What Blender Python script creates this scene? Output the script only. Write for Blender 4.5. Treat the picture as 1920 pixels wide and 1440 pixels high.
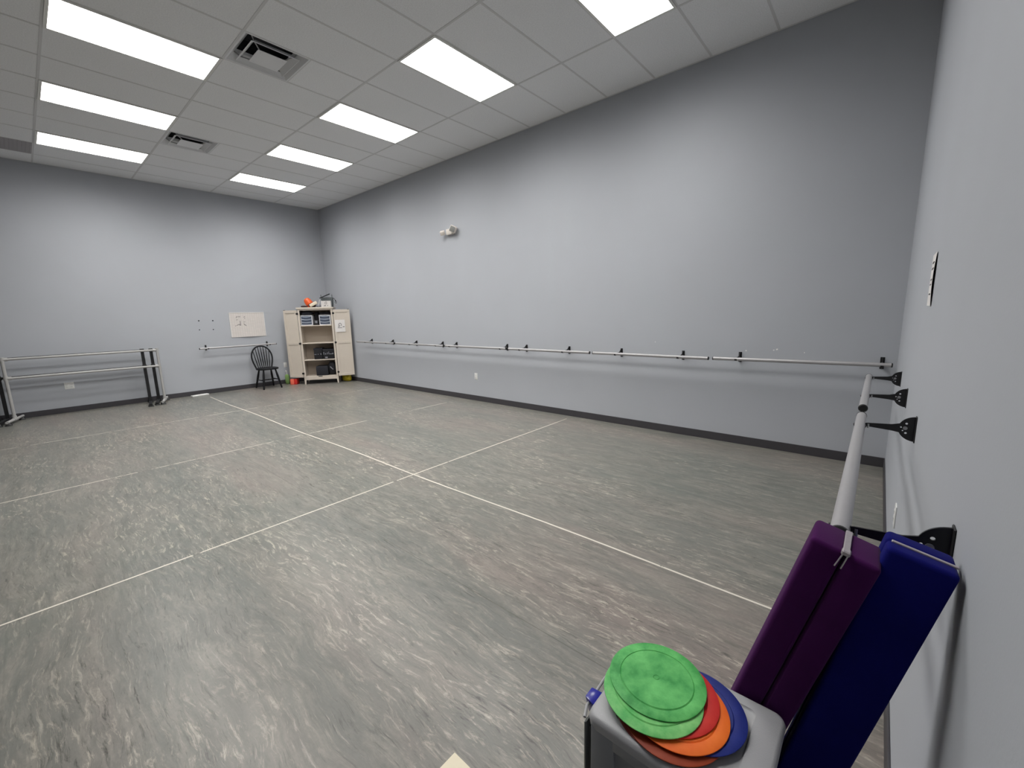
import bpy, bmesh, math, random
from mathutils import Vector, Matrix

random.seed(7)
for o in list(bpy.data.objects):
    bpy.data.objects.remove(o, do_unlink=True)
SC = bpy.context.scene
COL = SC.collection
PI = math.pi

# ------------------------------------------------------------------ room dimensions (metres)
L = 10.803          # length of the long wall (x)
H = 4.131           # ceiling height
D = 7.9             # room depth (y runs from 0 at the long wall to -D)
T = 0.6096          # ceiling grid module
X5 = 9.0635         # a grid line
Y1 = 1.0025

# ------------------------------------------------------------------ camera
cam_d = bpy.data.cameras.new('camera')
cam = bpy.data.objects.new('camera', cam_d)
COL.objects.link(cam)
r_ = Vector((0.75622255, 0.65384979, -0.02465587))
u_ = Vector((-0.09017918, 0.14147276, 0.98582614))
f_ = Vector((-0.64807034, 0.74328051, -0.16594852))
M = Matrix((( r_.x, u_.x, -f_.x, 10.6514), (r_.y, u_.y, -f_.y, -5.1518), (r_.z, u_.z, -f_.z, 1.5276), (0, 0, 0, 1)))
cam.matrix_world = M
cam_d.sensor_fit = 'HORIZONTAL'
cam_d.sensor_width = 36.0
cam_d.lens = 789.28 * 36.0 / 1920.0
cam_d.clip_start = 0.02
cam_d.clip_end = 60
SC.camera = cam

# ------------------------------------------------------------------ world, exposure
w = bpy.data.worlds.new('world')
SC.world = w
w.use_nodes = True
w.node_tree.nodes['Background'].inputs[0].default_value = (0.6, 0.7, 0.85, 1)
w.node_tree.nodes['Background'].inputs[1].default_value = 0.0
SC.view_settings.view_transform = 'Standard'
SC.view_settings.look = 'None'
SC.view_settings.gamma = 1
SC.view_settings.use_curve_mapping = False
SC.view_settings.exposure = 0.0
LENS_POW = 1.0
LAMP = 32.0           # radiance of the troffer lenses


# ------------------------------------------------------------------ material helpers
def srgb(r, g, b):
    def f(c):
        c /= 255.0
        return c / 12.92 if c <= 0.04045 else ((c + 0.055) / 1.055) ** 2.4
    return (f(r), f(g), f(b), 1.0)


def mat(name, col, rough=0.6, metal=0.0, spec=0.5, noise=0.0, nscale=20.0, bump=0.0, bscale=200.0, sheen=0.0, alpha=None, trans=0.0):
    m = bpy.data.materials.new(name)
    m.use_nodes = True
    nt = m.node_tree
    b = nt.nodes['Principled BSDF']
    b.inputs['Base Color'].default_value = col
    b.inputs['Roughness'].default_value = rough
    b.inputs['Metallic'].default_value = metal
    b.inputs['Specular IOR Level'].default_value = spec
    if sheen:
        b.inputs['Sheen Weight'].default_value = sheen
    if trans:
        b.inputs['Transmission Weight'].default_value = trans
    tc = nt.nodes.new('ShaderNodeTexCoord')
    if noise:
        n = nt.nodes.new('ShaderNodeTexNoise')
        n.inputs['Scale'].default_value = nscale
        n.inputs['Detail'].default_value = 5
        nt.links.new(tc.outputs['Object'], n.inputs['Vector'])
        mx = nt.nodes.new('ShaderNodeMix')
        mx.data_type = 'RGBA'
        mx.inputs['A'].default_value = [c * (1 - noise) for c in col[:3]] + [1]
        mx.inputs['B'].default_value = [min(1, c * (1 + noise)) for c in col[:3]] + [1]
        nt.links.new(n.outputs['Fac'], mx.inputs['Factor'])
        nt.links.new(mx.outputs['Result'], b.inputs['Base Color'])
    if bump:
        n2 = nt.nodes.new('ShaderNodeTexNoise')
        n2.inputs['Scale'].default_value = bscale
        n2.inputs['Detail'].default_value = 3
        nt.links.new(tc.outputs['Object'], n2.inputs['Vector'])
        bp = nt.nodes.new('ShaderNodeBump')
        bp.inputs['Strength'].default_value = bump
        bp.inputs['Distance'].default_value = 0.002
        nt.links.new(n2.outputs['Fac'], bp.inputs['Height'])
        nt.links.new(bp.outputs['Normal'], b.inputs['Normal'])
    return m


def N(nt, kind, **kw):
    n = nt.nodes.new(kind)
    for k, v in kw.items():
        if k in n.inputs:
            n.inputs[k].default_value = v
        else:
            setattr(n, k, v)
    return n


def floor_material():
    m = bpy.data.materials.new('streaked_vinyl')
    m.use_nodes = True
    nt = m.node_tree
    lk = nt.links.new
    b = nt.nodes['Principled BSDF']
    tc = N(nt, 'ShaderNodeTexCoord')
    # domain warp
    wn = N(nt, 'ShaderNodeTexNoise', Scale=1.1, Detail=4.0)
    lk(tc.outputs['Object'], wn.inputs['Vector'])
    sc = N(nt, 'ShaderNodeVectorMath', operation='SCALE')
    sc.inputs['Scale'].default_value = 0.22
    lk(wn.outputs['Color'], sc.inputs[0])
    ad = N(nt, 'ShaderNodeVectorMath', operation='ADD')
    lk(tc.outputs['Object'], ad.inputs[0])
    lk(sc.outputs[0], ad.inputs[1])
    wn2 = N(nt, 'ShaderNodeTexNoise', Scale=9.0, Detail=3.0)
    lk(tc.outputs['Object'], wn2.inputs['Vector'])
    sc2 = N(nt, 'ShaderNodeVectorMath', operation='SCALE')
    sc2.inputs['Scale'].default_value = 0.016
    lk(wn2.outputs['Color'], sc2.inputs[0])
    ad2 = N(nt, 'ShaderNodeVectorMath', operation='ADD')
    lk(ad.outputs[0], ad2.inputs[0])
    lk(sc2.outputs[0], ad2.inputs[1])

    def streak(sx, sy, scale, detail, off, rough=0.6):
        mp = N(nt, 'ShaderNodeMapping')
        mp.inputs['Scale'].default_value = (sx, sy, 1)
        mp.inputs['Location'].default_value = (off, off * 1.7, 0)
        lk(ad2.outputs[0], mp.inputs['Vector'])
        n = N(nt, 'ShaderNodeTexNoise', Scale=scale, Detail=detail, Roughness=rough)
        lk(mp.outputs[0], n.inputs['Vector'])
        return n.outputs['Fac']

    def ramp(src, *stops):
        r = N(nt, 'ShaderNodeValToRGB')
        e = r.color_ramp.elements
        while len(e) < len(stops):
            e.new(0.5)
        for i, (p, c) in enumerate(stops):
            e[i].position = p
            e[i].color = c if len(c) == 4 else (c[0],) * 3 + (1,)
        lk(src, r.inputs[0])
        return r.outputs[0]

    def mix(f, a, bb, mode='MIX'):
        mx = N(nt, 'ShaderNodeMix', data_type='RGBA', blend_type=mode)
        for s, k in ((f, 'Factor'), (a, 'A'), (bb, 'B')):
            if isinstance(s, (float, int)):
                mx.inputs[k].default_value = s
            elif isinstance(s, tuple):
                mx.inputs[k].default_value = s
            else:
                lk(s, mx.inputs[k])
        return mx.outputs['Result']

    def swirl(sx, sy, scale, detail, off, rough=0.6, dist=0.0):
        mp = N(nt, 'ShaderNodeMapping')
        mp.inputs['Scale'].default_value = (sx, sy, 1)
        mp.inputs['Location'].default_value = (off, off * 1.7, off * 0.3)
        lk(ad2.outputs[0], mp.inputs['Vector'])
        n = N(nt, 'ShaderNodeTexNoise', Scale=scale, Detail=detail, Roughness=rough, Distortion=dist)
        lk(mp.outputs[0], n.inputs['Vector'])
        return n.outputs['Fac']

    base = ramp(streak(0.22, 1.0, 1.6, 5, 3.1), (0.32, srgb(104, 107, 103)), (0.5, srgb(115, 114, 109)), (0.68, srgb(129, 120, 115)))
    # soft mottling drawn out along x
    g = swirl(1.0, 5.0, 2.6, 9, 1.0, 0.72, 0.4)
    col = mix(ramp(g, (0.46, (0.0,)), (0.74, (0.75,))), base, srgb(150, 144, 136))
    g2 = swirl(1.0, 6.0, 3.0, 9, 9.0, 0.72, 0.3)
    col = mix(ramp(g2, (0.48, (0.0,)), (0.78, (0.75,))), col, srgb(84, 85, 80))
    # curdled light veins, thickest inside drawn-out bands
    pl = ramp(swirl(0.30, 1.0, 2.2, 4, 21.0), (0.42, (0.12,)), (0.60, (1.0,)))
    lf = ramp(swirl(1.0, 5.0, 8.0, 11, 33.0, 0.74, 0.6), (0.53, (0.0,)), (0.64, (0.85,)))
    col = mix(mix(1.0, lf, pl, 'MULTIPLY'), col, srgb(190, 181, 167))
    pd = ramp(swirl(0.30, 1.0, 2.0, 4, 55.0), (0.40, (0.15,)), (0.60, (1.0,)))
    df = ramp(swirl(1.0, 7.0, 7.0, 11, 71.0, 0.74, 0.4), (0.55, (0.0,)), (0.66, (0.85,)))
    col = mix(mix(1.0, df, pd, 'MULTIPLY'), col, srgb(48, 48, 44))
    # hair-thin streaks everywhere
    hs = ramp(swirl(1.0, 15.0, 4.6, 10, 91.0, 0.74, 0.1), (0.57, (0.0,)), (0.68, (0.62,)))
    col = mix(hs, col, srgb(178, 172, 161))
    hd = ramp(swirl(1.0, 16.0, 4.4, 10, 117.0, 0.74, 0.1), (0.57, (0.0,)), (0.68, (0.72,)))
    col = mix(hd, col, srgb(54, 54, 50))
    fg = N(nt, 'ShaderNodeTexNoise', Scale=55.0, Detail=6.0, Roughness=0.7)
    lk(tc.outputs['Object'], fg.inputs['Vector'])
    col = mix(ramp(fg.outputs['Fac'], (0.35, (0.0,)), (0.75, (0.28,))), col, srgb(92, 90, 84))
    # thin roll seams running along x
    sx = N(nt, 'ShaderNodeSeparateXYZ')
    lk(tc.outputs['Object'], sx.inputs[0])
    for y0 in (-3.705, -1.98, -5.42, -7.15):
        s = N(nt, 'ShaderNodeMath', operation='SUBTRACT')
        s.inputs[1].default_value = y0
        lk(sx.outputs['Y'], s.inputs[0])
        a = N(nt, 'ShaderNodeMath', operation='ABSOLUTE')
        lk(s.outputs[0], a.inputs[0])
        lt = N(nt, 'ShaderNodeMath', operation='LESS_THAN')
        lt.inputs[1].default_value = 0.003
        lk(a.outputs[0], lt.inputs[0])
        ml = N(nt, 'ShaderNodeMath', operation='MULTIPLY')
        ml.inputs[1].default_value = 0.45 if y0 == -3.705 else 0.12
        lk(lt.outputs[0], ml.inputs[0])
        col = mix(ml.outputs[0], col, srgb(70, 68, 62))
    lk(col, b.inputs['Base Color'])
    b.inputs['Roughness'].default_value = 0.32
    b.inputs['Specular IOR Level'].default_value = 0.36
    bn = N(nt, 'ShaderNodeTexNoise', Scale=420.0, Detail=2.0)
    lk(tc.outputs['Object'], bn.inputs['Vector'])
    bp = N(nt, 'ShaderNodeBump', Strength=0.10, Distance=0.001)
    lk(bn.outputs['Fac'], bp.inputs['Height'])
    lk(bp.outputs['Normal'], b.inputs['Normal'])
    return m


def wall_material():
    m = mat('blue_grey_wall_paint', srgb(174, 177, 183), rough=0.62, spec=0.35)
    nt = m.node_tree
    b = nt.nodes['Principled BSDF']
    tc = [n for n in nt.nodes if n.type == 'TEX_COORD'][0]
    n = N(nt, 'ShaderNodeTexNoise', Scale=1.3, Detail=4.0)
    nt.links.new(tc.outputs['Object'], n.inputs['Vector'])
    mx = N(nt, 'ShaderNodeMix', data_type='RGBA')
    mx.inputs['A'].default_value = srgb(171, 174, 180)
    mx.inputs['B'].default_value = srgb(177, 180, 187)
    nt.links.new(n.outputs['Fac'], mx.inputs['Factor'])
    nt.links.new(mx.outputs['Result'], b.inputs['Base Color'])
    n2 = N(nt, 'ShaderNodeTexNoise', Scale=160.0, Detail=3.0)
    nt.links.new(tc.outputs['Object'], n2.inputs['Vector'])
    bp = N(nt, 'ShaderNodeBump', Strength=0.18, Distance=0.0012)
    nt.links.new(n2.outputs['Fac'], bp.inputs['Height'])
    nt.links.new(bp.outputs['Normal'], b.inputs['Normal'])
    return m


def tile_material():
    m = mat('mineral_fibre_tile', srgb(190, 188, 185), rough=0.9, spec=0.2)
    nt = m.node_tree
    b = nt.nodes['Principled BSDF']
    tc = [n for n in nt.nodes if n.type == 'TEX_COORD'][0]
    n = N(nt, 'ShaderNodeTexNoise', Scale=90.0, Detail=4.0, Roughness=0.7)
    nt.links.new(tc.outputs['Object'], n.inputs['Vector'])
    r = N(nt, 'ShaderNodeValToRGB')
    r.color_ramp.elements[0].position = 0.35
    r.color_ramp.elements[0].color = srgb(226, 227, 229)
    r.color_ramp.elements[1].position = 0.6
    r.color_ramp.elements[1].color = srgb(238, 239, 241)
    nt.links.new(n.outputs['Fac'], r.inputs[0])
    nt.links.new(r.outputs[0], b.inputs['Base Color'])
    bp = N(nt, 'ShaderNodeBump', Strength=0.4, Distance=0.002)
    nt.links.new(n.outputs['Fac'], bp.inputs['Height'])
    nt.links.new(bp.outputs['Normal'], b.inputs['Normal'])
    return m


def emit(name, col, strength):
    """prismatic lens: brightest straight down, dimmer towards the horizontal"""
    m = bpy.data.materials.new(name)
    m.use_nodes = True
    nt = m.node_tree
    b = nt.nodes['Principled BSDF']
    b.inputs['Base Color'].default_value = (0.9, 0.9, 0.88, 1)
    b.inputs['Emission Color'].default_value = col
    g = N(nt, 'ShaderNodeNewGeometry')
    d = N(nt, 'ShaderNodeVectorMath', operation='DOT_PRODUCT')
    nt.links.new(g.outputs['Incoming'], d.inputs[0])
    nt.links.new(g.outputs['Normal'], d.inputs[1])
    a = N(nt, 'ShaderNodeMath', operation='ABSOLUTE')
    nt.links.new(d.outputs['Value'], a.inputs[0])
    p = N(nt, 'ShaderNodeMath', operation='POWER')
    p.inputs[1].default_value = LENS_POW
    nt.links.new(a.outputs[0], p.inputs[0])
    k = N(nt, 'ShaderNodeMath', operation='MULTIPLY')
    k.inputs[1].default_value = strength
    nt.links.new(p.outputs[0], k.inputs[0])
    nt.links.new(k.outputs[0], b.inputs['Emission Strength'])
    return m


def grid_material():
    m = bpy.data.materials.new('squared_white_paper')
    m.use_nodes = True
    nt = m.node_tree
    b = nt.nodes['Principled BSDF']
    tc = N(nt, 'ShaderNodeTexCoord')
    bt = N(nt, 'ShaderNodeTexBrick', Scale=1.0)
    bt.offset = 0.0
    bt.inputs['Color1'].default_value = srgb(214, 207, 203)
    bt.inputs['Color2'].default_value = srgb(209, 203, 199)
    bt.inputs['Mortar'].default_value = srgb(188, 182, 179)
    bt.inputs['Mortar Size'].default_value = 0.0018
    bt.inputs['Brick Width'].default_value = 0.045
    bt.inputs['Row Height'].default_value = 0.036
    mp = N(nt, 'ShaderNodeMapping')
    nt.links.new(tc.outputs['Object'], mp.inputs['Vector'])
    nt.links.new(mp.outputs[0], bt.inputs['Vector'])
    nt.links.new(bt.outputs['Color'], b.inputs['Base Color'])
    b.inputs['Roughness'].default_value = 0.4
    return m


def disc_material(name, col, pale):
    m = bpy.data.materials.new(name)
    m.use_nodes = True
    nt = m.node_tree
    b = nt.nodes['Principled BSDF']
    tc = N(nt, 'ShaderNodeTexCoord')
    n = N(nt, 'ShaderNodeTexNoise', Scale=16.0, Detail=6.0, Roughness=0.6)
    nt.links.new(tc.outputs['Object'], n.inputs['Vector'])
    r = N(nt, 'ShaderNodeValToRGB')
    r.color_ramp.elements[0].position = 0.36
    r.color_ramp.elements[0].color = col
    r.color_ramp.elements[1].position = 0.70
    r.color_ramp.elements[1].color = pale
    nt.links.new(n.outputs['Fac'], r.inputs[0])
    nt.links.new(r.outputs[0], b.inputs['Base Color'])
    b.inputs['Roughness'].default_value = 0.55
    b.inputs['Specular IOR Level'].default_value = 0.35
    n2 = N(nt, 'ShaderNodeTexNoise', Scale=150.0, Detail=3.0)
    nt.links.new(tc.outputs['Object'], n2.inputs['Vector'])
    bp = N(nt, 'ShaderNodeBump', Strength=0.25, Distance=0.001)
    nt.links.new(n2.outputs['Fac'], bp.inputs['Height'])
    nt.links.new(bp.outputs['Normal'], b.inputs['Normal'])
    return m


MT = dict(
    wall=wall_material(),
    floor=floor_material(),
    tile=tile_material(),
    dark_wall=mat('bounce_cutting_dark_wall', srgb(70, 70, 74), rough=0.7, noise=0.05, nscale=3),  # dark tone made up for the unseen front wall, to weaken bounce light
    tbar=mat('grid_tee', srgb(208, 208, 209), rough=0.55),
    fixture=mat('fixture_white', srgb(225, 225, 222), rough=0.5),
    lens=emit('lit_lens', (1.0, 0.985, 0.95, 1), LAMP),
    vent=mat('vent_enamel', srgb(222, 223, 226), rough=0.45),
    vent_dark=mat('duct_interior', srgb(40, 40, 44), rough=0.8),
    grille=mat('return_grille', srgb(165, 162, 165), rough=0.7, noise=0.12, nscale=120),
    base=mat('rubber_base', srgb(62, 60, 64), rough=0.5, noise=0.08, nscale=30),
    rail=mat('satin_aluminium_rail', srgb(172, 170, 172), rough=0.42, metal=0.35, noise=0.04, nscale=60),
    black_metal=mat('black_powder_coat', srgb(20, 20, 23), rough=0.45, bump=0.15, bscale=500),
    cap=mat('black_plastic_cap', srgb(16, 16, 17), rough=0.5),
    steel=mat('zinc_screw', srgb(170, 170, 172), rough=0.3, metal=0.8),
    pvc=mat('grey_barre_tube', srgb(170, 169, 168), rough=0.4, noise=0.05, nscale=30),
    tape=mat('white_floor_tape', srgb(225, 219, 208), rough=0.55, noise=0.10, nscale=14),
    tape_worn=mat('scuffed_floor_tape', srgb(196, 190, 180), rough=0.55, noise=0.16, nscale=14),
    plate=mat('white_plastic_plate', srgb(226, 226, 224), rough=0.35),
    slot=mat('outlet_slot', srgb(60, 60, 60), rough=0.6),
    cream=mat('cream_painted_wood', srgb(206, 196, 184), rough=0.5, noise=0.03, nscale=12),
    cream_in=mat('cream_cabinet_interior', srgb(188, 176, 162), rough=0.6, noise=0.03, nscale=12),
    chair=mat('black_lacquer', srgb(12, 13, 18), rough=0.5, spec=0.3),
    hinge=mat('black_hinge', srgb(15, 15, 15), rough=0.4),
    paper=mat('white_paper', srgb(226, 222, 220), rough=0.6),
    ink=mat('dark_ink', srgb(50, 50, 56), rough=0.7),
    board=grid_material(),
    board_edge=mat('board_edge', srgb(222, 220, 218), rough=0.4),
    black_fab=mat('black_fabric', srgb(22, 22, 27), rough=0.85, bump=0.3, bscale=300),
    navy_fab=mat('charcoal_fabric', srgb(34, 35, 42), rough=0.85, bump=0.3, bscale=300),
    orgw=mat('white_organizer_plastic', srgb(222, 222, 228), rough=0.35),
    orgd=mat('smoky_clear_drawer', srgb(92, 100, 116), rough=0.18),
    orgl=mat('clear_drawer_lip', srgb(190, 198, 212), rough=0.15),
    orange=mat('orange_plastic', srgb(226, 92, 38), rough=0.4, noise=0.1, nscale=10),
    orange_d=mat('dark_orange_band', srgb(150, 50, 26), rough=0.5),
    brown=mat('brown_felt', srgb(62, 44, 42), rough=0.9, bump=0.3),
    creamb=mat('cream_block', srgb(226, 212, 190), rough=0.6),
    boxw=mat('printed_white_carton', srgb(206, 202, 200), rough=0.6),
    boxm=mat('carton_print', srgb(96, 92, 96), rough=0.7),
    gbin=mat('dark_grey_bin', srgb(84, 90, 92), rough=0.5),
    red=mat('red_plastic', srgb(196, 40, 34), rough=0.5),
    coral=mat('coral_card', srgb(236, 110, 88), rough=0.5),
    green_b=mat('green_cloth', srgb(110, 140, 80), rough=0.8),
    yellow=mat('yellow_plastic_bag', srgb(196, 176, 40), rough=0.35),
    gold=mat('gold_edge', srgb(226, 200, 60), rough=0.35),
    purple=mat('purple_suede', srgb(66, 20, 74), rough=0.9, spec=0.05, noise=0.18, nscale=14, bump=0.2, bscale=600, sheen=0.06),
    blue=mat('blue_suede', srgb(18, 20, 96), rough=0.9, spec=0.05, noise=0.2, nscale=14, bump=0.2, bscale=600, sheen=0.03),
    seam_p=mat('dark_purple_seam', srgb(36, 10, 40), rough=0.95, spec=0.1),
    zip=mat('silver_zip', srgb(176, 168, 172), rough=0.35, metal=0.35, noise=0.15, nscale=160),
    cart=mat('grey_cart_plastic', srgb(160, 160, 163), rough=0.42, bump=0.2, bscale=700),
    cart_d=mat('grey_cart_body', srgb(128, 130, 134), rough=0.45, bump=0.2, bscale=700),
    drawer=mat('smoky_drawer_front', srgb(96, 98, 98), rough=0.3),
    blue_obj=mat('blue_plastic', srgb(36, 40, 150), rough=0.25),
    chip=mat('bare_plaster', srgb(232, 232, 228), rough=0.8),
    card=mat('cream_board', srgb(222, 212, 188), rough=0.6, noise=0.05, nscale=20),
    hole=mat('wall_hole', srgb(38, 38, 42), rough=0.9),
    emer=mat('beige_fixture_plastic', srgb(222, 214, 206), rough=0.4),
    glass_l=mat('lamp_lens', srgb(132, 132, 130), rough=0.2),
    pl_silver=mat('silver_item', srgb(130, 132, 140), rough=0.4),
)
MT['d_green'] = disc_material('green_rubber', srgb(42, 140, 62), srgb(110, 200, 112))
MT['d_green2'] = disc_material('pale_green_rubber', srgb(72, 165, 82), srgb(140, 210, 128))
MT['d_red'] = disc_material('red_rubber', srgb(188, 30, 34), srgb(206, 52, 44))
MT['d_orange'] = disc_material('orange_rubber', srgb(228, 98, 26), srgb(240, 118, 40))
MT['d_blue'] = disc_material('blue_rubber', srgb(18, 30, 104), srgb(30, 44, 126))
MT['d_shade_orange'] = disc_material('shaded_orange_rubber', srgb(138, 50, 22), srgb(156, 64, 30))  # orange darkened: shade low in the stack is put into the colour
MT['d_shade_red'] = disc_material('shaded_red_rubber', srgb(104, 24, 16), srgb(128, 34, 22))  # red darkened the same way, painted shade for the bottom disc


# ------------------------------------------------------------------ mesh helpers
class MB:
    """collects shapes, builds one mesh object"""
    def __init__(self):
        self.bm = bmesh.new()
        self.mats = []

    def _mi(self, m):
        if m is None:
            return 0
        if m not in self.mats:
            self.mats.append(m)
        return self.mats.index(m)

    def _take(self, tmp, mtx=None, m=None):
        if mtx is not None:
            tmp.transform(mtx)
        mi = self._mi(m)
        vs = [self.bm.verts.new(v.co) for v in tmp.verts]
        tmp.verts.index_update()
        for f in tmp.faces:
            try:
                nf = self.bm.faces.new([vs[v.index] for v in f.verts])
                nf.material_index = mi
            except ValueError:
                pass
        tmp.free()
        return self

    def box(self, x0, x1, y0, y1, z0, z1, r=0.0, seg=2, mtx=None, m=None):
        t = bmesh.new()
        bmesh.ops.create_cube(t, size=1)
        for v in t.verts:
            v.co = Vector(((x0 + x1) / 2 + v.co.x * (x1 - x0), (y0 + y1) / 2 + v.co.y * (y1 - y0), (z0 + z1) / 2 + v.co.z * (z1 - z0)))
        if r > 0:
            bmesh.ops.bevel(t, geom=t.edges[:] + t.verts[:], offset=r, segments=seg, affect='EDGES', profile=0.5)
        return self._take(t, mtx, m)

    def hexa(self, top, bot, m=None, r=0.0, seg=2):
        """top and bottom loops of 4 points"""
        t = bmesh.new()
        a = [t.verts.new(p) for p in top]
        b = [t.verts.new(p) for p in bot]
        t.faces.new(a)
        t.faces.new(list(reversed(b)))
        for i in range(4):
            j = (i + 1) % 4
            t.faces.new((a[j], a[i], b[i], b[j]))
        bmesh.ops.recalc_face_normals(t, faces=t.faces[:])
        if r > 0:
            bmesh.ops.bevel(t, geom=t.edges[:] + t.verts[:], offset=r, segments=seg, affect='EDGES', profile=0.5)
        return self._take(t, None, m)

    def tube(self, pts, r, n=12, caps=True, m=None, mtx=None):
        t = bmesh.new()
        P = [Vector(p) for p in pts]
        R = r if isinstance(r, (list, tuple)) else [r] * len(P)
        rings = []
        prev = None
        for i, p in enumerate(P):
            if i == 0:
                d = P[1] - P[0]
            elif i == len(P) - 1:
                d = P[-1] - P[-2]
            else:
                d = (P[i + 1] - P[i]).normalized() + (P[i] - P[i - 1]).normalized()
            d.normalize()
            if prev is None:
                a = Vector((0, 0, 1)) if abs(d.z) < 0.9 else Vector((1, 0, 0))
                x = d.cross(a).normalized()
            else:
                x = (prev - d * prev.dot(d)).normalized()
            prev = x
            y = d.cross(x)
            rings.append([t.verts.new(p + (x * math.cos(2 * PI * k / n) + y * math.sin(2 * PI * k / n)) * R[i]) for k in range(n)])
        for a, b in zip(rings, rings[1:]):
            for k in range(n):
                t.faces.new((a[k], a[(k + 1) % n], b[(k + 1) % n], b[k]))
        if caps:
            t.faces.new(list(reversed(rings[0])))
            t.faces.new(rings[-1])
        bmesh.ops.recalc_face_normals(t, faces=t.faces[:])
        return self._take(t, mtx, m)

    def lathe(self, prof, n=48, m=None, mtx=None):
        """prof: (r,z) list, revolved about z"""
        t = bmesh.new()
        rings = []
        for r, z in prof:
            if r < 1e-6:
                rings.append([t.verts.new((0, 0, z))])
            else:
                rings.append([t.verts.new((r * math.cos(2 * PI * k / n), r * math.sin(2 * PI * k / n), z)) for k in range(n)])
        for a, b in zip(rings, rings[1:]):
            for k in range(n):
                k2 = (k + 1) % n
                if len(a) == 1 and len(b) == 1:
                    continue
                if len(a) == 1:
                    t.faces.new((a[0], b[k], b[k2]))
                elif len(b) == 1:
                    t.faces.new((a[k], a[k2], b[0]))
                else:
                    t.faces.new((a[k], a[k2], b[k2], b[k]))
        bmesh.ops.recalc_face_normals(t, faces=t.faces[:])
        return self._take(t, mtx, m)

    def prism(self, outline, t0, t1, axis='z', m=None, mtx=None, r=0.0):
        """2-D outline extruded along axis"""
        t = bmesh.new()

        def P(a, b, c):
            return {'z': (a, b, c), 'x': (c, a, b), 'y': (a, c, b)}[axis]
        lo = [t.verts.new(P(a, b, t0)) for a, b in outline]
        hi = [t.verts.new(P(a, b, t1)) for a, b in outline]
        t.faces.new(lo)
        t.faces.new(list(reversed(hi)))
        n = len(lo)
        for i in range(n):
            t.faces.new((lo[i], hi[i], hi[(i + 1) % n], lo[(i + 1) % n]))
        bmesh.ops.recalc_face_normals(t, faces=t.faces[:])
        if r > 0:
            bmesh.ops.bevel(t, geom=[e for e in t.edges], offset=r, segments=1, affect='EDGES')
        return self._take(t, mtx, m)

    def blob(self, c, s, seed=0, amp=0.15, sub=3, m=None, flat=True):
        t = bmesh.new()
        bmesh.ops.create_icosphere(t, subdivisions=sub, radius=1)
        rnd = random.Random(seed)
        ph = [rnd.uniform(0, 6) for _ in range(6)]
        for v in t.verts:
            p = v.co
            k = 1 + amp * (math.sin(3 * p.x + ph[0]) * math.sin(4 * p.y + ph[1]) + 0.6 * math.sin(7 * p.z + ph[2]) * math.sin(6 * p.x + ph[3]))
            q = Vector((p.x * k, p.y * k, p.z * k))
            # squarish
            q = Vector([math.copysign(abs(a) ** 0.75, a) for a in q])
            v.co = Vector((c[0] + q.x * s[0], c[1] + q.y * s[1], max(c[2] + q.z * s[2], c[2] - s[2] * 0.95) if flat else c[2] + q.z * s[2]))
        return self._take(t, None, m)

    def build(self, name, material=None, parent=None, smooth=True, angle=35):
        me = bpy.data.meshes.new(name)
        bm = self.bm
        if smooth:
            lim = math.radians(angle)
            bm.normal_update()
            for f in bm.faces:
                f.smooth = True
            for e in bm.edges:
                if len(e.link_faces) == 2:
                    e.smooth = e.calc_face_angle(0) < lim
        bm.to_mesh(me)
        bm.free()
        ms = self.mats if self.mats else [material]
        if material is not None and self.mats and material not in self.mats:
            pass
        for mm in ms:
            me.materials.append(MT[mm] if isinstance(mm, str) else mm)
        o = bpy.data.objects.new(name, me)
        COL.objects.link(o)
        if parent:
            o.parent = parent
        return o


def tag(o, label, cat, group=None):
    o['label'] = label
    o['category'] = cat
    if group:
        o['group'] = group
    return o


def thing(name, label, cat, loc=(0, 0, 0), rotz=0.0, group=None):
    o = bpy.data.objects.new(name, None)
    o.empty_display_size = 0.1
    COL.objects.link(o)
    o.location = loc
    o.rotation_euler = (0, 0, rotz)
    return tag(o, label, cat, group)


def struct(o):
    o['kind'] = 'structure'
    return o


def plate_with_holes(name, outer, holes, thick, material, parent, place):
    """2-D outline with real holes, extruded; place maps (u, v, t) to a point"""
    cu = bpy.data.curves.new(name, 'CURVE')
    cu.dimensions = '2D'
    cu.fill_mode = 'BOTH'
    cu.extrude = thick / 2

    def add(pts):
        s = cu.splines.new('POLY')
        s.points.add(len(pts) - 1)
        for i, (a, b) in enumerate(pts):
            s.points[i].co = (a, b, 0, 1)
        s.use_cyclic_u = True
    add(outer)
    for (cx, cy, r) in holes:
        add([(cx + r * math.cos(2 * PI * k / 12), cy + r * math.sin(2 * PI * k / 12)) for k in range(12)])
    tmp = bpy.data.objects.new(name, cu)
    me = bpy.data.meshes.new_from_object(tmp)
    bpy.data.objects.remove(tmp)
    bpy.data.curves.remove(cu)
    for v in me.vertices:
        v.co = place(v.co.x, v.co.y, v.co.z)
    me.name = name
    me.materials.clear()
    me.materials.append(MT[material])
    o = bpy.data.objects.new(name, me)
    COL.objects.link(o)
    o.parent = parent
    return o


def dup(root, loc=None, rotz=None, label=None, group=None):
    r = root.copy()
    COL.objects.link(r)
    if loc is not None:
        r.location = loc
    if rotz is not None:
        r.rotation_euler = (0, 0, rotz)
    if label:
        r['label'] = label
    if group:
        r['group'] = group
    for ch in list(root.children):
        c = ch.copy()
        COL.objects.link(c)
        c.parent = r
        for g in ch.children:
            d = g.copy()
            COL.objects.link(d)
            d.parent = c
    return r


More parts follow.
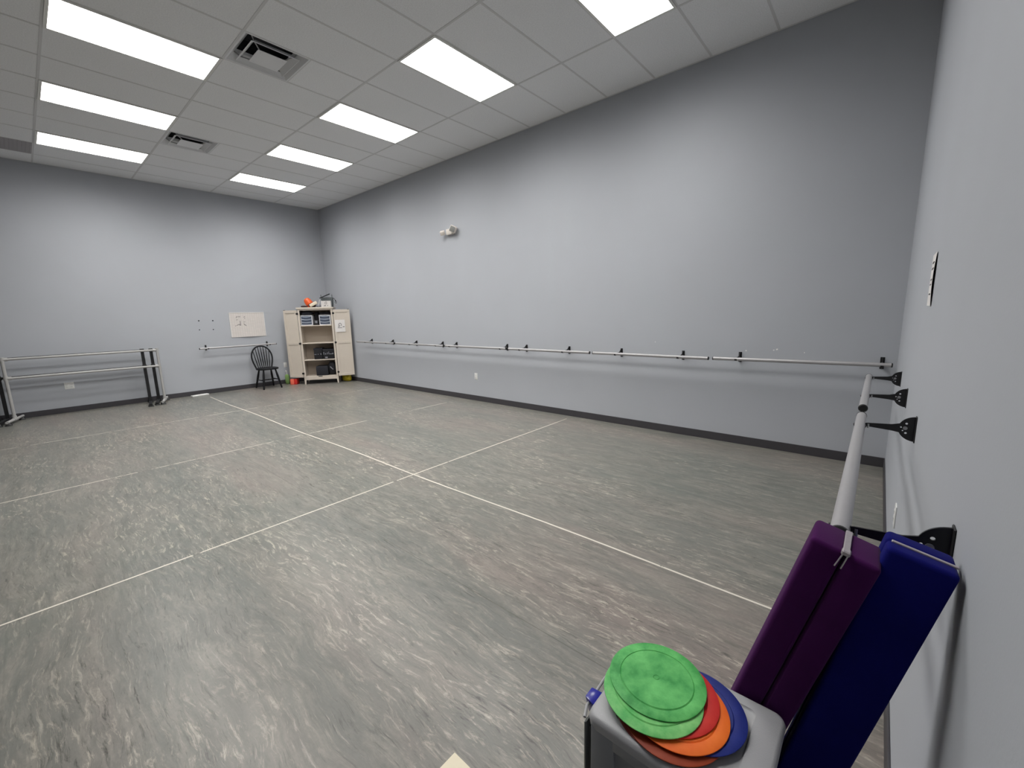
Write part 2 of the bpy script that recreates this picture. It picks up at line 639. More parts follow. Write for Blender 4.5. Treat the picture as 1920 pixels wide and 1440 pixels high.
# ================================================================== SETTING
struct(MB().box(-0.15, L + 0.15, -D - 0.15, 0.15, -0.1, 0, m='floor').build('floor'))
wall_b = struct(MB().box(-0.15, L + 0.15, 0, 0.15, 0, H, m='wall').build('wall_back'))
wall_a = struct(MB().box(-0.15, 0, -D, 0, 0, H, m='wall').build('wall_left'))
wall_c = struct(MB().box(L, L + 0.15, -D, 0, 0, H, m='wall').build('wall_right'))
struct(MB().box(-0.15, L + 0.15, -D - 0.15, -D, 0, H, m='dark_wall').build('wall_front'))  # out of view; its dark colour is added to cut light from behind the camera

BH = 0.093
def basebd(name, x0, x1, y0, y1):
    struct(MB().box(x0, x1, y0, y1, 0, BH, r=0.002, seg=1, m='base').build(name))
basebd('baseboard_back', 0.0, L, -0.008, 0)
basebd('baseboard_left', 0, 0.008, -D, -0.008)
basebd('baseboard_right', L - 0.008, L, -D, -0.008)
basebd('baseboard_front', 0.008, L - 0.008, -D, -D + 0.008)

# bare chips of plaster on the long wall, over the last barres
mb = MB()
for cx, cz, s in ((9.57, 1.06, 0.016), (9.86, 1.085, 0.02), (9.83, 1.075, 0.012), (10.10, 1.06, 0.010), (8.55, 1.13, 0.01)):
    rr = [s * random.uniform(0.35, 0.7) for _ in range(8)]
    mb.prism([(cx + rr[k] * math.cos(k * PI / 4), cz + rr[k] * math.sin(k * PI / 4)) for k in range(8)], -0.001, 0.0005, axis='y')
mb.build('plaster_chip', 'chip', wall_b)

# ceiling: slab of tiles, tee grid below it as part of the ceiling
mb = MB()
VX = (X5 - T * 5.5, X5 - T * 10.5)      # vent centres
VY = -3.131
zc0, zc1 = H + 0.002, H + 0.02
mb.box(-0.15, L + 0.15, -D - 0.15, VY - 0.30, zc0, zc1)
mb.box(-0.15, L + 0.15, VY + 0.30, 0.15, zc0, zc1)
for a, b in ((-0.15, VX[1] - 0.30), (VX[1] + 0.30, VX[0] - 0.30), (VX[0] + 0.30, L + 0.15)):
    mb.box(a, b, VY - 0.30, VY + 0.30, zc0, zc1)
ceil = struct(mb.build('ceiling', 'tile'))
mb = MB()
xk = [X5 + T * k for k in range(-14, 3)]
yk = [-(Y1 + 2 * T * j) for j in range(0, 8) if Y1 + 2 * T * j < D]
for x in xk:
    mb.box(x - 0.011, x + 0.011, -D, 0, H, H + 0.006)
for y in yk:
    mb.box(0, L, y - 0.011, y + 0.011, H - 0.0006, H + 0.006)
for vx in VX:
    mb.box(vx - 0.30, vx + 0.30, VY + 0.294, VY + 0.312, H, H + 0.006)
mb.box(0, 0.018, -D, 0, H - 0.001, H + 0.008)
mb.box(L - 0.018, L, -D, 0, H - 0.001, H + 0.008)
mb.box(0, L, -0.018, 0, H - 0.001, H + 0.008)
mb.build('ceiling_grid', 'tbar', ceil)


# ------------------------------------------------------------------ troffers
def troffer(label):
    t = thing('ceiling_light', label, 'ceiling light', group='fluorescent troffers')
    w2, l2 = T / 2 - 0.004, T - 0.004
    fr = MB()
    ix, iy = 0.0266, 0.0294
    for a in ((-w2, -T / 2 + ix, -l2, l2), (T / 2 - ix, w2, -l2, l2), (-T / 2 + ix, T / 2 - ix, -l2, -T + iy), (-T / 2 + ix, T / 2 - ix, T - iy, l2)):
        fr.box(a[0], a[1], a[2], a[3], -0.006, 0.004)
    fr.build('light_frame', 'fixture', t)
    ln = MB()
    ln.box(-T / 2 + ix, T / 2 - ix, -T + iy, T - iy, -0.003, 0.003)
    ln.build('diffuser', 'lens', t)
    return t


light_labels = {
    (-13, 0): 'lit rectangular troffer farthest along the row nearest the long wall',
    (-10, 0): 'lit rectangular troffer second from the far end, row nearest long wall',
    (-7, 0): 'lit rectangular troffer third from the far end, row nearest long wall',
    (-4, 0): 'lit rectangular troffer nearest of those fully in view by the long wall',
    (-1, 0): 'lit rectangular troffer cut off by the top edge of the photo',
    (-13, 1): 'lit rectangular troffer lowest of the three at the upper left',
    (-10, 1): 'lit rectangular troffer middle one of the three at the upper left',
    (-7, 1): 'lit rectangular troffer largest of the three at the upper left, beside the near vent',
}
proto = None
for j in (0, 1):
    for k in (-13, -10, -7, -4, -1):
        loc = (X5 + T * (k + 0.5), -(Y1 + 2 * T * (2 * j) + T) - (0.0 if j == 0 else -0.022), H - 0.002)
        if j == 1:
            loc = (loc[0], -3.4182 - T - 0.02, loc[2])
        lab = light_labels.get((k, j), 'lit rectangular troffer above the picture, %s' % ('left of the near troffer by the long wall' if k == -4 else 'nearest to the right wall'))
        if proto is None:
            proto = troffer(lab)
            proto.location = loc
        else:
            dup(proto, loc, label=lab, group='fluorescent troffers' if (k, j) in light_labels else 'troffers outside the picture')


# ------------------------------------------------------------------ supply vents and return grille
def vent(label):
    t = thing('ceiling_vent', label, 'vent', group='square supply vents')
    d = MB()
    d.box(-0.212, 0.212, -0.212, 0.212, 0.20, 0.21)
    for q in range(4):
        d.box(-0.212, 0.212, 0.205, 0.212, 0.09, 0.20, mtx=Matrix.Rotation(q * PI / 2, 4, 'Z'))
    d.build('duct', 'vent_dark', t)

    def ring(fl, a0, z0, a1, z1, th=0.003):
        for q in range(4):
            mtx = Matrix.Rotation(q * PI / 2, 4, 'Z')
            bm = bmesh.new()
            P = [(-a0, -a0, z0), (a0, -a0, z0), (a1, -a1, z1), (-a1, -a1, z1)]
            lo = [bm.verts.new(p) for p in P]
            hi = [bm.verts.new((p[0], p[1], p[2] + th)) for p in P]
            bm.faces.new(lo)
            bm.faces.new(list(reversed(hi)))
            for i in range(4):
                bm.faces.new((lo[i], hi[i], hi[(i + 1) % 4], lo[(i + 1) % 4]))
            bmesh.ops.recalc_face_normals(bm, faces=bm.faces[:])
            fl._take(bm, mtx)
    fl = MB()
    ring(fl, 0.300, -0.001, 0.288, -0.001)
    ring(fl, 0.288, -0.001, 0.206, 0.092)
    fl.build('vent_frame', 'vent', t, angle=15)
    fl = MB()
    ring(fl, 0.222, -0.012, 0.216, -0.012, 0.004)
    ring(fl, 0.218, -0.012, 0.165, 0.040)
    fl.build('louvre_ring', 'vent', t, angle=15)
    MB().box(-0.135, 0.135, -0.135, 0.135, -0.022, -0.016, r=0.002, seg=1).build('centre_plate', 'vent', t)
    for sx, sy in ((-1, -1), (1, -1), (1, 1), (-1, 1)):
        b = MB()
        b.tube([(sx * 0.10, sy * 0.10, -0.018), (sx * 0.19, sy * 0.19, 0.022), (sx * 0.225, sy * 0.225, 0.065)], 0.006, 8)
        b.build('hanger', 'steel', t)
    return t


v1 = vent('square supply vent beside the largest left troffer, showing dark slots')
v1.location = (VX[0], VY, H)
dup(v1, (VX[1], VY, H), label='smaller looking farther square supply vent below the near one')

g = thing('return_grille', 'dark grey rectangular return grille in ceiling at the left edge', 'vent', (X5 - T * 13.5, -4.665 - T, H - 0.002))
MB().box(-T / 2 + 0.006, T / 2 - 0.006, -T + 0.006, T - 0.006, 0.0, 0.0025).build('grille_panel', 'grille', g)
mb = MB()
for k in range(30):
    y = -T + 0.02 + k * (2 * T - 0.04) / 29
    mb.box(-T / 2 + 0.02, T / 2 - 0.02, y - 0.006, y + 0.006, -0.004, 0.0)
mb.build('slats', 'grille', g)

# ------------------------------------------------------------------ floor tape
def tape_strip(pts_list, wid, label, material='tape', wob=0.0):
    bm = MB()
    for (ax, ay), (bx, by) in pts_list:
        d = Vector((bx - ax, by - ay))
        n = max(1, int(d.length / 0.35))
        nn = Vector((-d.y, d.x)).normalized()
        prev = None
        for i in range(n + 1):
            c = Vector((ax, ay)) + d * i / n
            c = c + nn * (math.sin(c.x * 2.1 + c.y * 1.7) * wob)
            if prev is not None:
                q = [prev + nn * wid / 2, prev - nn * wid / 2, c - nn * wid / 2, c + nn * wid / 2]
                bm.hexa([(p.x, p.y, 0.0009) for p in q], [(p.x, p.y, 0.0) for p in q])
            prev = c
    o = bm.build('floor_tape', material)
    tag(o, label, 'tape')
    return o


def worn_tape(name, wear, dark):
    m = bpy.data.materials.new(name)
    m.use_nodes = True
    nt = m.node_tree
    b = nt.nodes['Principled BSDF']
    b.inputs['Roughness'].default_value = 0.5
    tc = N(nt, 'ShaderNodeTexCoord')
    n = N(nt, 'ShaderNodeTexNoise', Scale=1.7, Detail=7.0, Roughness=0.75)
    nt.links.new(tc.outputs['Object'], n.inputs['Vector'])
    r = N(nt, 'ShaderNodeValToRGB')
    e = r.color_ramp.elements
    e.new(0.5); e.new(0.5)
    for k, (p_, c_) in enumerate(((0.30, srgb(60, 58, 54)), (0.37, srgb(122, 120, 114)), (wear, srgb(124, 122, 116)), (wear + 0.05, srgb(205, 199, 188)))):
        e[k].position = p_ if k > 1 else p_ + dark
        e[k].color = c_
    nt.links.new(n.outputs['Fac'], r.inputs[0])
    nt.links.new(r.outputs[0], b.inputs['Base Color'])
    return m


MT['tape_worn'] = worn_tape('scuffed_tape', 0.455, 0.04)
MT['tape_worn2'] = worn_tape('faint_tape', 0.43, 0.0)
MT['tape_ok'] = worn_tape('lightly_worn_tape', 0.34, 0.0)
tape_strip([((0.5, -2.845), (4.9, -2.855)), ((4.9, -2.855), (10.75, -2.83))],
           0.014, 'long white tape line running the length of the room, parallel to the long wall', 'tape_ok', wob=0.010)
tape_strip([((7.34, -0.17), (7.36, -D + 0.1))], 0.014, 'clean white cross tape line nearest the camera', 'tape_ok', wob=0.003)
tape_strip([((4.985, -0.42), (4.985, -D + 0.1))], 0.012, 'broken worn cross tape line second from the camera', 'tape_worn')
tape_strip([((2.50, -0.2), (2.50, -D + 0.1))], 0.012, 'faint scuffed cross tape line nearest the cabinet', 'tape_worn2')

# white flat case at the end of the long tape
c = MB()
c.box(-0.15, 0.15, -0.05, 0.05, 0, 0.028, r=0.008)
o = c.build('power_strip', 'plate')
o.location = (0.15, -2.93, 0)
o.rotation_euler = (0, 0, PI / 2 + 0.16)
tag(o, 'white flat oblong strip on floor at the foot of the left wall', 'strip')

o = MB().box(0, 0.30, -0.30, 0, 0, 0.004, r=0.001, seg=1).build('board', 'card')
o.location = (9.652, -4.363, 0)
tag(o, 'cream board on floor with only its corner showing at the bottom edge', 'board')


# ================================================================== WALL BARRES
def bracket_outline():
    pts = []
    R = 0.052
    # u: distance from the wall (0..), v: height
    pts.append((0.0, -R))
    a0 = math.asin(0.019 / R)
    n = 12
    for i in range(n + 1):
        a = -PI / 2 + (PI / 2 - a0) * i / n
        pts.append((R * math.cos(a) * 1.05, R * math.sin(a)))
    pts += [(0.075, -0.015), (0.155, -0.009), (0.165, -0.006), (0.165, 0.004), (0.155, 0.006), (0.075, 0.012)]
    for i in range(n + 1):
        a = a0 + (PI / 2 - a0) * i / n
        pts.append((R * math.cos(a) * 1.05, R * math.sin(a)))
    pts.append((0.0, R))
    out = []
    for q in pts:
        if not out or (abs(q[0] - out[-1][0]) + abs(q[1] - out[-1][1])) > 1e-5:
            out.append(q)
    return out


BR_OUT = bracket_outline()
DIST = 0.178


def make_bracket(parent, x, zoff=0.0):
    """web plate with holes, wall flange, cradle and bolt; wall at y=0, room towards -y"""
    o = plate_with_holes('bracket', BR_OUT, [(0.030, 0.021, 0.0042), (0.030, -0.019, 0.0042), (0.046, 0.004, 0.003), (0.040, -0.010, 0.0025)],
                         0.005, 'black_metal', parent, lambda u, v, t: Vector((x + t, -u, v + zoff)))
    f = MB()
    f.box(x - 0.016, x + 0.016, -0.004, 0.0, -0.055 + zoff, 0.055 + zoff, r=0.0015, seg=1)
    f.build('wall_flange', 'black_metal', o)
    c = MB()
    rr = 0.0195
    pts = []
    for i in range(9):
        a = PI + PI * i / 8 * 0.999
        pts.append((-DIST + rr * math.cos(a) * 1.0, rr * math.sin(a)))
    inner = [(-DIST + (rr + 0.003) * math.cos(PI + PI * (8 - i) / 8 * 0.999), (rr + 0.003) * math.sin(PI + PI * (8 - i) / 8 * 0.999)) for i in range(9)]
    c.prism(pts + inner, x - 0.012, x + 0.012, axis='x')
    c.build('cradle', 'black_metal', o)
    s = MB()
    s.tube([(x - 0.006, -0.033, 0.002 + zoff), (x + 0.006, -0.033, 0.002 + zoff)], 0.0075, 12)
    s.build('bolt', 'steel', o)
    s = MB()
    s.tube([(x, -0.150, -0.012), (x, -0.150, 0.006)], 0.004, 8)
    s.build('screw', 'steel', o)
    return o


def wall_barre(label, loc, rotz, x0, x1, brackets, tilt=0.0, slope=0.0):
    t = thing('wall_barre', label, 'barre', loc, rotz, 'wall mounted ballet barres')
    t.rotation_euler = (0, -slope, rotz)
    r = 0.0185
    m = MB()
    m.tube([(x0, -DIST, -tilt), (x1, -DIST, tilt)], r, 24)
    m.build('rail', 'rail', t)
    for xe, s, z in ((x0, -1, -tilt), (x1, 1, tilt)):
        e = MB()
        e.tube([(xe - s * 0.004, -DIST, z), (xe + s * 0.003, -DIST, z), (xe + s * 0.006, -DIST, z)], [r + 0.0012, r + 0.0012, r - 0.003], 24)
        e.build('end_cap', 'cap', t)
    for bx in brackets:
        make_bracket(t, bx, 0.004)
    return t


ZB = 0.975
barres = [
    (1.66, 3.13, (2.01, 2.84), 0.000, 'grey wall barre starting nearest the cream cabinet, first on the long wall'),
    (3.185, 4.69, (3.66, 4.47), -0.003, 'grey wall barre second from the cabinet on the long wall'),
    (4.74, 6.21, (4.856, 6.085), 0.0, 'grey wall barre third from the cabinet, above the long wall outlet'),
    (6.26, 7.72, (6.49, 7.283), 0.0, 'grey wall barre fourth from the cabinet on the long wall'),
    (7.77, 9.235, (8.10, 8.90), 0.0, 'grey wall barre fifth from the cabinet on the long wall'),
    (9.285, 10.765, (9.516, 10.70), 0.006, 'grey wall barre ending in the corner by the right wall'),
]
for i, (a, b, br, tl, lab) in enumerate(barres):
    wall_barre(lab, (a, 0, ZB + (0.01 if i == 5 else 0)), 0, 0, b - a, [q - a for q in br], tl)
ZC = 1.007
wall_barre('grey wall barre on the right wall, farther one with its black end cap facing us', (L, -0.98, 0.986), -PI / 2, 0, 1.44, (0.09, 1.0), 0.0, 0.016)
wall_barre('large near grey wall barre on the right wall, ending behind the purple block', (L, -2.60, 1.006), -PI / 2, 0, 1.43, (0.20, 1.39), 0.0, 0.014)
wall_barre('grey wall barre on the left wall under the squared sheet', (0, -2.83, 0.967), PI / 2, 0, 1.465, (0.15, 1.33), 0.003)


# ================================================================== PORTABLE BARRES
def portable_barre(label, px, y0, y1, material, square, ztop, bars, foot_x, ang=-0.28, foot_r=0.02):
    t = thing('portable_barre', label, 'barre', (px, (y0 + y1) / 2, 0), 0, 'free standing barres')
    cy = (y0 + y1) / 2
    for i, y in enumerate((y0 - cy, y1 - cy)):
        p = MB()
        if square:
            p.box(-0.022, 0.022, y - 0.022, y + 0.022, 0.06, ztop, r=0.003, seg=1)
        else:
            p.tube([(0, y, 0.06), (0, y, ztop)], 0.021, 20)
        po = p.build('post', material, t)
        if not square:
            for z in bars:
                j = MB()
                j.tube([(0, y, z - 0.035), (0, y, z + 0.035)], 0.027, 20)
                sgn = 1 if i == 0 else -1
                j.tube([(0, y, z), (0, y + sgn * 0.06, z)], 0.027, 20)
                j.build('joint', material, po)
        else:
            for z in bars:
                MB().box(-0.03, 0.03, y - 0.03, y + 0.03, z - 0.03, z + 0.03, r=0.004, seg=1).build('joint', material, po)
        f = MB()
        RZ = Matrix.Translation((0, y, 0)) @ Matrix.Rotation(ang, 4, 'Z') @ Matrix.Translation((0, -y, 0))
        x0, x1 = foot_x
        if square:
            f.box(x0 - px, x1 - px, y - 0.025, y + 0.025, 0.018, 0.06, r=0.006, mtx=RZ)
        else:
            f.tube([(x0 - px, y, 0.055), (x1 - px, y, 0.055)], foot_r, 20, mtx=RZ)
            f.tube([(-0.05, y, 0.055), (0.05, y, 0.055)], foot_r + 0.007, 20, mtx=RZ)
            f.tube([(0, y, 0.05), (0, y, 0.11)], foot_r + 0.007, 20)
        fo = f.build('foot', material, t)
        for xx in (x0 + 0.05, x1 - 0.05):
            a = xx - px
            q = MB()
            a, y_ = (RZ @ Vector((a, y, 0))).xy
            y__, y = y, y_
            q.hexa([(a - 0.035, y - 0.022, 0.045), (a + 0.035, y - 0.022, 0.045), (a + 0.035, y + 0.022, 0.045), (a - 0.035, y + 0.022, 0.045)],
                   [(a - 0.055, y - 0.038, 0.0), (a + 0.055, y - 0.038, 0.0), (a + 0.055, y + 0.038, 0.0), (a - 0.055, y + 0.038, 0.0)], r=0.004)
            q.build('rubber_foot', 'cap', fo)
            y = y__
    for z in bars:
        b = MB()
        b.tube([(0, y0 - cy, z), (0, y1 - cy, z)], 0.019, 20)
        b.build('bar', material, t)
    return t


portable_barre('pale grey free standing double barre, front one, by the left wall', 0.365, -5.424, -3.537, 'pvc', False, 1.03, (1.007, 0.707), (0.06, 0.66))
portable_barre('black free standing barre behind the grey one, its right post set farther left', 0.295, -5.62, -3.742, 'black_metal', True, 1.035, (1.013, 0.713), (0.03, 0.72), -0.14)
portable_barre('black free standing barre hard against the left wall, its right post beside grey post', 0.19, -5.50, -3.60, 'black_metal', True, 1.035, (1.003, 0.703), (0.035, 0.66), -0.22)


# ================================================================== CHAIR
def chair():
    t = thing('windsor_chair', 'black spindle back wooden chair by the left wall beside the cabinet', 'chair', (0.34, -1.68, 0), 0)
    # local: faces +x
    pts = []
    for k in range(40):
        a = 2 * PI * k / 40
        c, s = math.cos(a), math.sin(a)
        x = 0.22 * math.copysign(abs(c) ** 0.75, c)
        y = (0.215 - 0.02 * (c < 0) * abs(c)) * math.copysign(abs(s) ** 0.75, s)
        pts.append((x + 0.02, y))
    s = MB()
    s.prism(pts, 0.425, 0.458, r=0.006)
    s.build('seat', 'chair', t)
    for sx, sy in ((-1, -1), (-1, 1), (1, -1), (1, 1)):
        l = MB()
        top = Vector((0.02 + sx * 0.13, sy * 0.12, 0.43))
        bot = Vector((0.00 + sx * 0.235, sy * 0.185, 0.0))
        P = [top.lerp(bot, q) for q in (0, 0.12, 0.35, 0.6, 0.66, 0.72, 1.0)]
        l.tube(P, [0.016, 0.017, 0.023, 0.021, 0.018, 0.021, 0.015], 12)
        l.build('leg', 'chair', t)
    st = MB()
    def lp(sx, sy, z):
        q = 1 - z / 0.43
        return Vector((0.02 + sx * 0.13, sy * 0.12, 0.43)).lerp(Vector((sx * 0.235, sy * 0.185, 0)), q)
    for sy in (-1, 1):
        a, b = lp(-1, sy, 0.19), lp(1, sy, 0.19)
        st.tube([a, a.lerp(b, 0.5), b], [0.008, 0.013, 0.008], 10)
        st.build('stretcher', 'chair', t)
        st = MB()
    a = (lp(-1, -1, 0.19) + lp(1, -1, 0.19)) / 2
    b = (lp(-1, 1, 0.19) + lp(1, 1, 0.19)) / 2
    st.tube([a, a.lerp(b, 0.5), b], [0.008, 0.013, 0.008], 10)
    st.build('stretcher', 'chair', t)
    # hoop back
    hp = []
    base_x, lean = -0.155, 0.10
    n = 28
    for i in range(n + 1):
        u = i / n
        a = PI * u
        # stretched arch: narrow at base, widest about two thirds up
        zz = math.sin(a) ** 0.62
        z = 0.45 + 0.48 * zz
        yy = -math.cos(a)
        y = 0.20 * math.copysign(abs(yy) ** 0.8, yy) * (0.80 + 0.32 * math.sin(min(1, zz) * PI * 0.75))
        hp.append((base_x - lean * (z - 0.45) / 0.48, y, z))
    h = MB()
    h.tube(hp, 0.0155, 12)
    h.build('hoop', 'chair', t)
    for k in range(7):
        f = (k - 3) / 3.0
        yb, yt = 0.115 * f, 0.165 * f
        # top on hoop
        best = min((p for p in hp if p[2] > 0.6), key=lambda p: abs(p[1] - yt))
        sp = MB()
        a = Vector((base_x + 0.005, yb, 0.455))
        b = Vector((best[0], yt, best[2]))
        sp.tube([a, a.lerp(b, 0.35), b], [0.008, 0.0105, 0.007], 10)
        sp.build('spindle', 'chair', t)
    return t


chair()

# ================================================================== CABINET
CA = math.atan2(0.808, 0.589)
CW, CD = 0.748, 0.36
cab = thing('storage_cabinet', 'tall cream two door cabinet standing open across the far corner', 'cabinet', (0.607, -0.998, 0), CA)
for x0, x1 in ((0, 0.02), (CW - 0.02, CW)):
    MB().box(x0, x1, 0.02, CD, 0.16, 1.735).build('side_panel', 'cream', cab)
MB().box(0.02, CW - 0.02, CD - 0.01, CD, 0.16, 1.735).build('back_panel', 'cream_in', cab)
MB().box(-0.02, CW + 0.02, -0.02, CD + 0.005, 1.735, 1.772, r=0.004).build('top_panel', 'cream', cab)
f = MB()
f.box(0, 0.04, 0, 0.02, 0.16, 1.735, r=0.001, seg=1)
f.box(CW - 0.04, CW, 0, 0.02, 0.16, 1.735, r=0.001, seg=1)
f.box(0.04, CW - 0.04, 0, 0.02, 1.705, 1.735)
f.build('face_frame', 'cream', cab)
MB().box(0.02, CW - 0.02, 0.01, CD - 0.01, 0.165, 0.187).build('bottom_panel', 'cream', cab)
for z in (1.356, 0.953, 0.563):
    MB().box(0.02, CW - 0.02, 0.004, CD - 0.01, z - 0.01, z + 0.01, r=0.001, seg=1).build('shelf', 'cream', cab)
a = MB()
a.box(0.03, CW - 0.03, 0.0, 0.02, 0.10, 0.187, r=0.002, seg=1)
a.build('apron', 'cream', cab)
MB().box(0.31, 0.40, -0.004, 0.0, 0.168, 0.186, r=0.002, seg=1).build('door_catch', 'hinge', cab)
for x, sgn in ((0.0, 1), (CW, -1)):
    for y in (0.0, CD - 0.04):
        l = MB()
        w0, w1 = 0.05, 0.026
        xs = sorted((x, x + sgn * w0))
        xb = sorted((x, x + sgn * w1))
        l.hexa([(xs[0], y, 0.18), (xs[1], y, 0.18), (xs[1], y + 0.04, 0.18), (xs[0], y + 0.04, 0.18)],
               [(xb[0], y, 0), (xb[1], y, 0), (xb[1], y + 0.026, 0), (xb[0], y + 0.026, 0)])
        l.build('leg', 'cream', cab)


def door(hx, hy, ang, sgn):
    """leaf: local x from hinge outwards, y thickness; ang in cabinet frame"""
    mtx = Matrix.Translation((hx, hy, 0)) @ Matrix.Rotation(ang, 4, 'Z')
    W, z0, z1, th = 0.355, 0.168, 1.712, 0.024
    ys = (-th * 0.5, th * 0.5)
    m = MB()
    m.box(0, 0.052, *ys, z0, z1, r=0.001, seg=1, mtx=mtx)
    m.box(W - 0.052, W, *ys, z0, z1, r=0.001, seg=1, mtx=mtx)
    for a, b in ((z0, z0 + 0.06), (0.93, 0.985), (z1 - 0.06, z1)):
        m.box(0.052, W - 0.052, *ys, a, b, r=0.001, seg=1, mtx=mtx)
    m.box(0.05, W - 0.05, -0.0015, 0.0015, z0 + 0.05, z1 - 0.05, mtx=mtx)
    d = m.build('door', 'cream', cab)
    for z in (1.63, 0.955, 0.26):
        h = MB()
        h.box(-0.022, 0.022, -0.014, 0.014, z - 0.022, z + 0.022, r=0.003, seg=1, mtx=mtx)
        h.build('hinge', 'hinge', d)
    MB().box(W - 0.045, W - 0.008, -0.012, 0.012, z1 - 0.004, z1 + 0.008, mtx=mtx).build('latch', 'hinge', d)
    MB().box(W - 0.045, W - 0.008, -0.012, 0.012, z0 - 0.008, z0 + 0.004, mtx=mtx).build('latch', 'hinge', d)
    return d


door(-0.012, -0.006, math.atan2(0.448, -0.894), 1)
rd = door(CW + 0.012, -0.006, math.atan2(0.150, 0.989), -1)


def cabloc(x, y, z=0.0):
    c, s_ = math.cos(CA), math.sin(CA)
    return (0.607 + c * x - s_ * y, -0.998 + s_ * x + c * y, z)


# paper taped on the right door (its own thing)
pt = thing('taped_sheet', 'white sheet with a small dark drawing taped to the right cabinet door', 'paper', (0, 0, 0))
dm = Matrix.Translation(cabloc(CW + 0.012, -0.006)) @ Matrix.Rotation(CA + math.atan2(0.150, 0.989), 4, 'Z')
px0, px1, pz0, pz1 = 0.02, 0.235, 1.195, 1.475
MB().box(px0, px1, -0.0140, -0.0128, pz0, pz1, mtx=dm).build('sheet', 'paper', pt)
m = MB()
pc = (px0 + px1) / 2
m.tube([(pc + 0.030 * math.cos(a) , -0.0146, 1.355 + 0.042 * math.sin(a)) for a in [(-0.6 + i * (PI + 1.2) / 10) for i in range(11)]], 0.005, 6, mtx=dm)
m.tube([(pc - 0.045, -0.0146, 1.315), (pc - 0.015, -0.0146, 1.325), (pc + 0.0, -0.0146, 1.345)], 0.005, 6, mtx=dm)
m.box(pc - 0.05, pc + 0.04, -0.0150, -0.0138, 1.285, 1.295, mtx=dm)
m.box(pc + 0.055, pc + 0.095, -0.0150, -0.0138, 1.305, 1.318, mtx=dm)
m.build('drawing', 'ink', pt)


# ---- contents
def organizer(label, x, z, w=0.25, h=0.228):
    t = thing('drawer_organizer', label, 'organizer', cabloc(x, 0.035, z), CA, 'mini drawer units on the top shelf')
    m = MB()
    m.box(0, 0.012, 0, 0.27, 0, h, r=0.002, seg=1)
    m.box(w - 0.018, w, 0, 0.27, 0, h, r=0.002, seg=1)
    m.box(0, w, 0, 0.27, h - 0.012, h, r=0.002, seg=1)
    m.box(0, w, 0, 0.27, 0, 0.014, r=0.002, seg=1)
    m.box(0.01, w - 0.01, 0.26, 0.27, 0, h)
    m.build('frame', 'orgw', t)
    dh = (h - 0.034) / 3
    for k in range(3):
        z0 = 0.017 + k * dh
        d = MB()
        d.box(0.015, w - 0.021, 0.004, 0.25, z0, z0 + dh - 0.004, r=0.003, seg=1)
        dd = d.build('drawer', 'orgd', t)
        p = [(0.02 + (w - 0.046) * i / 10, -0.004 - 0.014 * math.sin(PI * i / 10), z0 + dh - 0.010 - 0.012 * math.sin(PI * i / 10)) for i in range(11)]
        q = MB()
        q.tube(p, 0.005, 8)
        q.build('drawer_lip', 'orgl', dd)
    return t


organizer('white framed three drawer organizer at the left of the top shelf', 0.045, 1.366)
organizer('white framed three drawer organizer at the right of the top shelf', 0.44, 1.366, 0.248, 0.23)
m = MB()
m.box(0, 0.085, 0, 0.12, 0, 0.035, r=0.006)
b = MB()
t = thing('speaker_dock', 'small black gadget with a grey face between the two organizers', 'gadget', cabloc(0.325, 0.045, 1.366), CA)
MB().box(0, 0.09, 0, 0.10, 0, 0.115, r=0.010).build('case', 'black_fab', t)
MB().box(0.02, 0.07, -0.003, 0.004, 0.045, 0.10, r=0.006).build('face', 'pl_silver', t)
m.bm.free(); b.bm.free()
o = MB().blob((0, 0, 0.045), (0.13, 0.12, 0.045), 3, m='navy_fab').build('folded_cloth', None)
o.location = cabloc(0.16, 0.18, 1.594); o.rotation_euler = (0, 0, CA)
tag(o, 'dark cloth heaped on top of the left organizer', 'cloth')
o = MB().blob((0, 0, 0.035), (0.13, 0.12, 0.036), 5, m='black_fab').build('folded_cloth', None)
o.location = cabloc(0.56, 0.18, 1.596); o.rotation_euler = (0, 0, CA)
tag(o, 'black cloth folded on top of the right organizer', 'cloth')
o = MB().box(-0.04, 0.04, 0, 0.14, 0, 0.30, r=0.02).build('black_bag', 'black_fab')
o.location = cabloc(0.365, 0.17, 1.366); o.rotation_euler = (0, 0, CA)
tag(o, 'black bag standing at the back of the top shelf between the organizers', 'bag')


def cloth_bin(label, x0, x1, h, z, seed, marks):
    t = thing('storage_bin', label, 'bin', cabloc((x0 + x1) / 2, 0.04, z), CA, 'black bins on the third shelf')
    w = (x1 - x0) / 2
    m = MB()
    m.box(-w, w, 0, 0.26, 0, h, r=0.012)
    m.build('bin_body', 'black_fab', t)
    q = MB()
    q.box(-w - 0.003, w + 0.003, -0.003, 0.263, h - 0.035, h, r=0.006)
    q.build('rim', 'navy_fab', t)
    for (a, zz, ww, hh) in marks:
        MB().box(a - ww / 2, a + ww / 2, -0.004, -0.001, zz - hh / 2, zz + hh / 2, r=0.001, seg=1).build('strap_fitting', 'pl_silver', t)
    return t


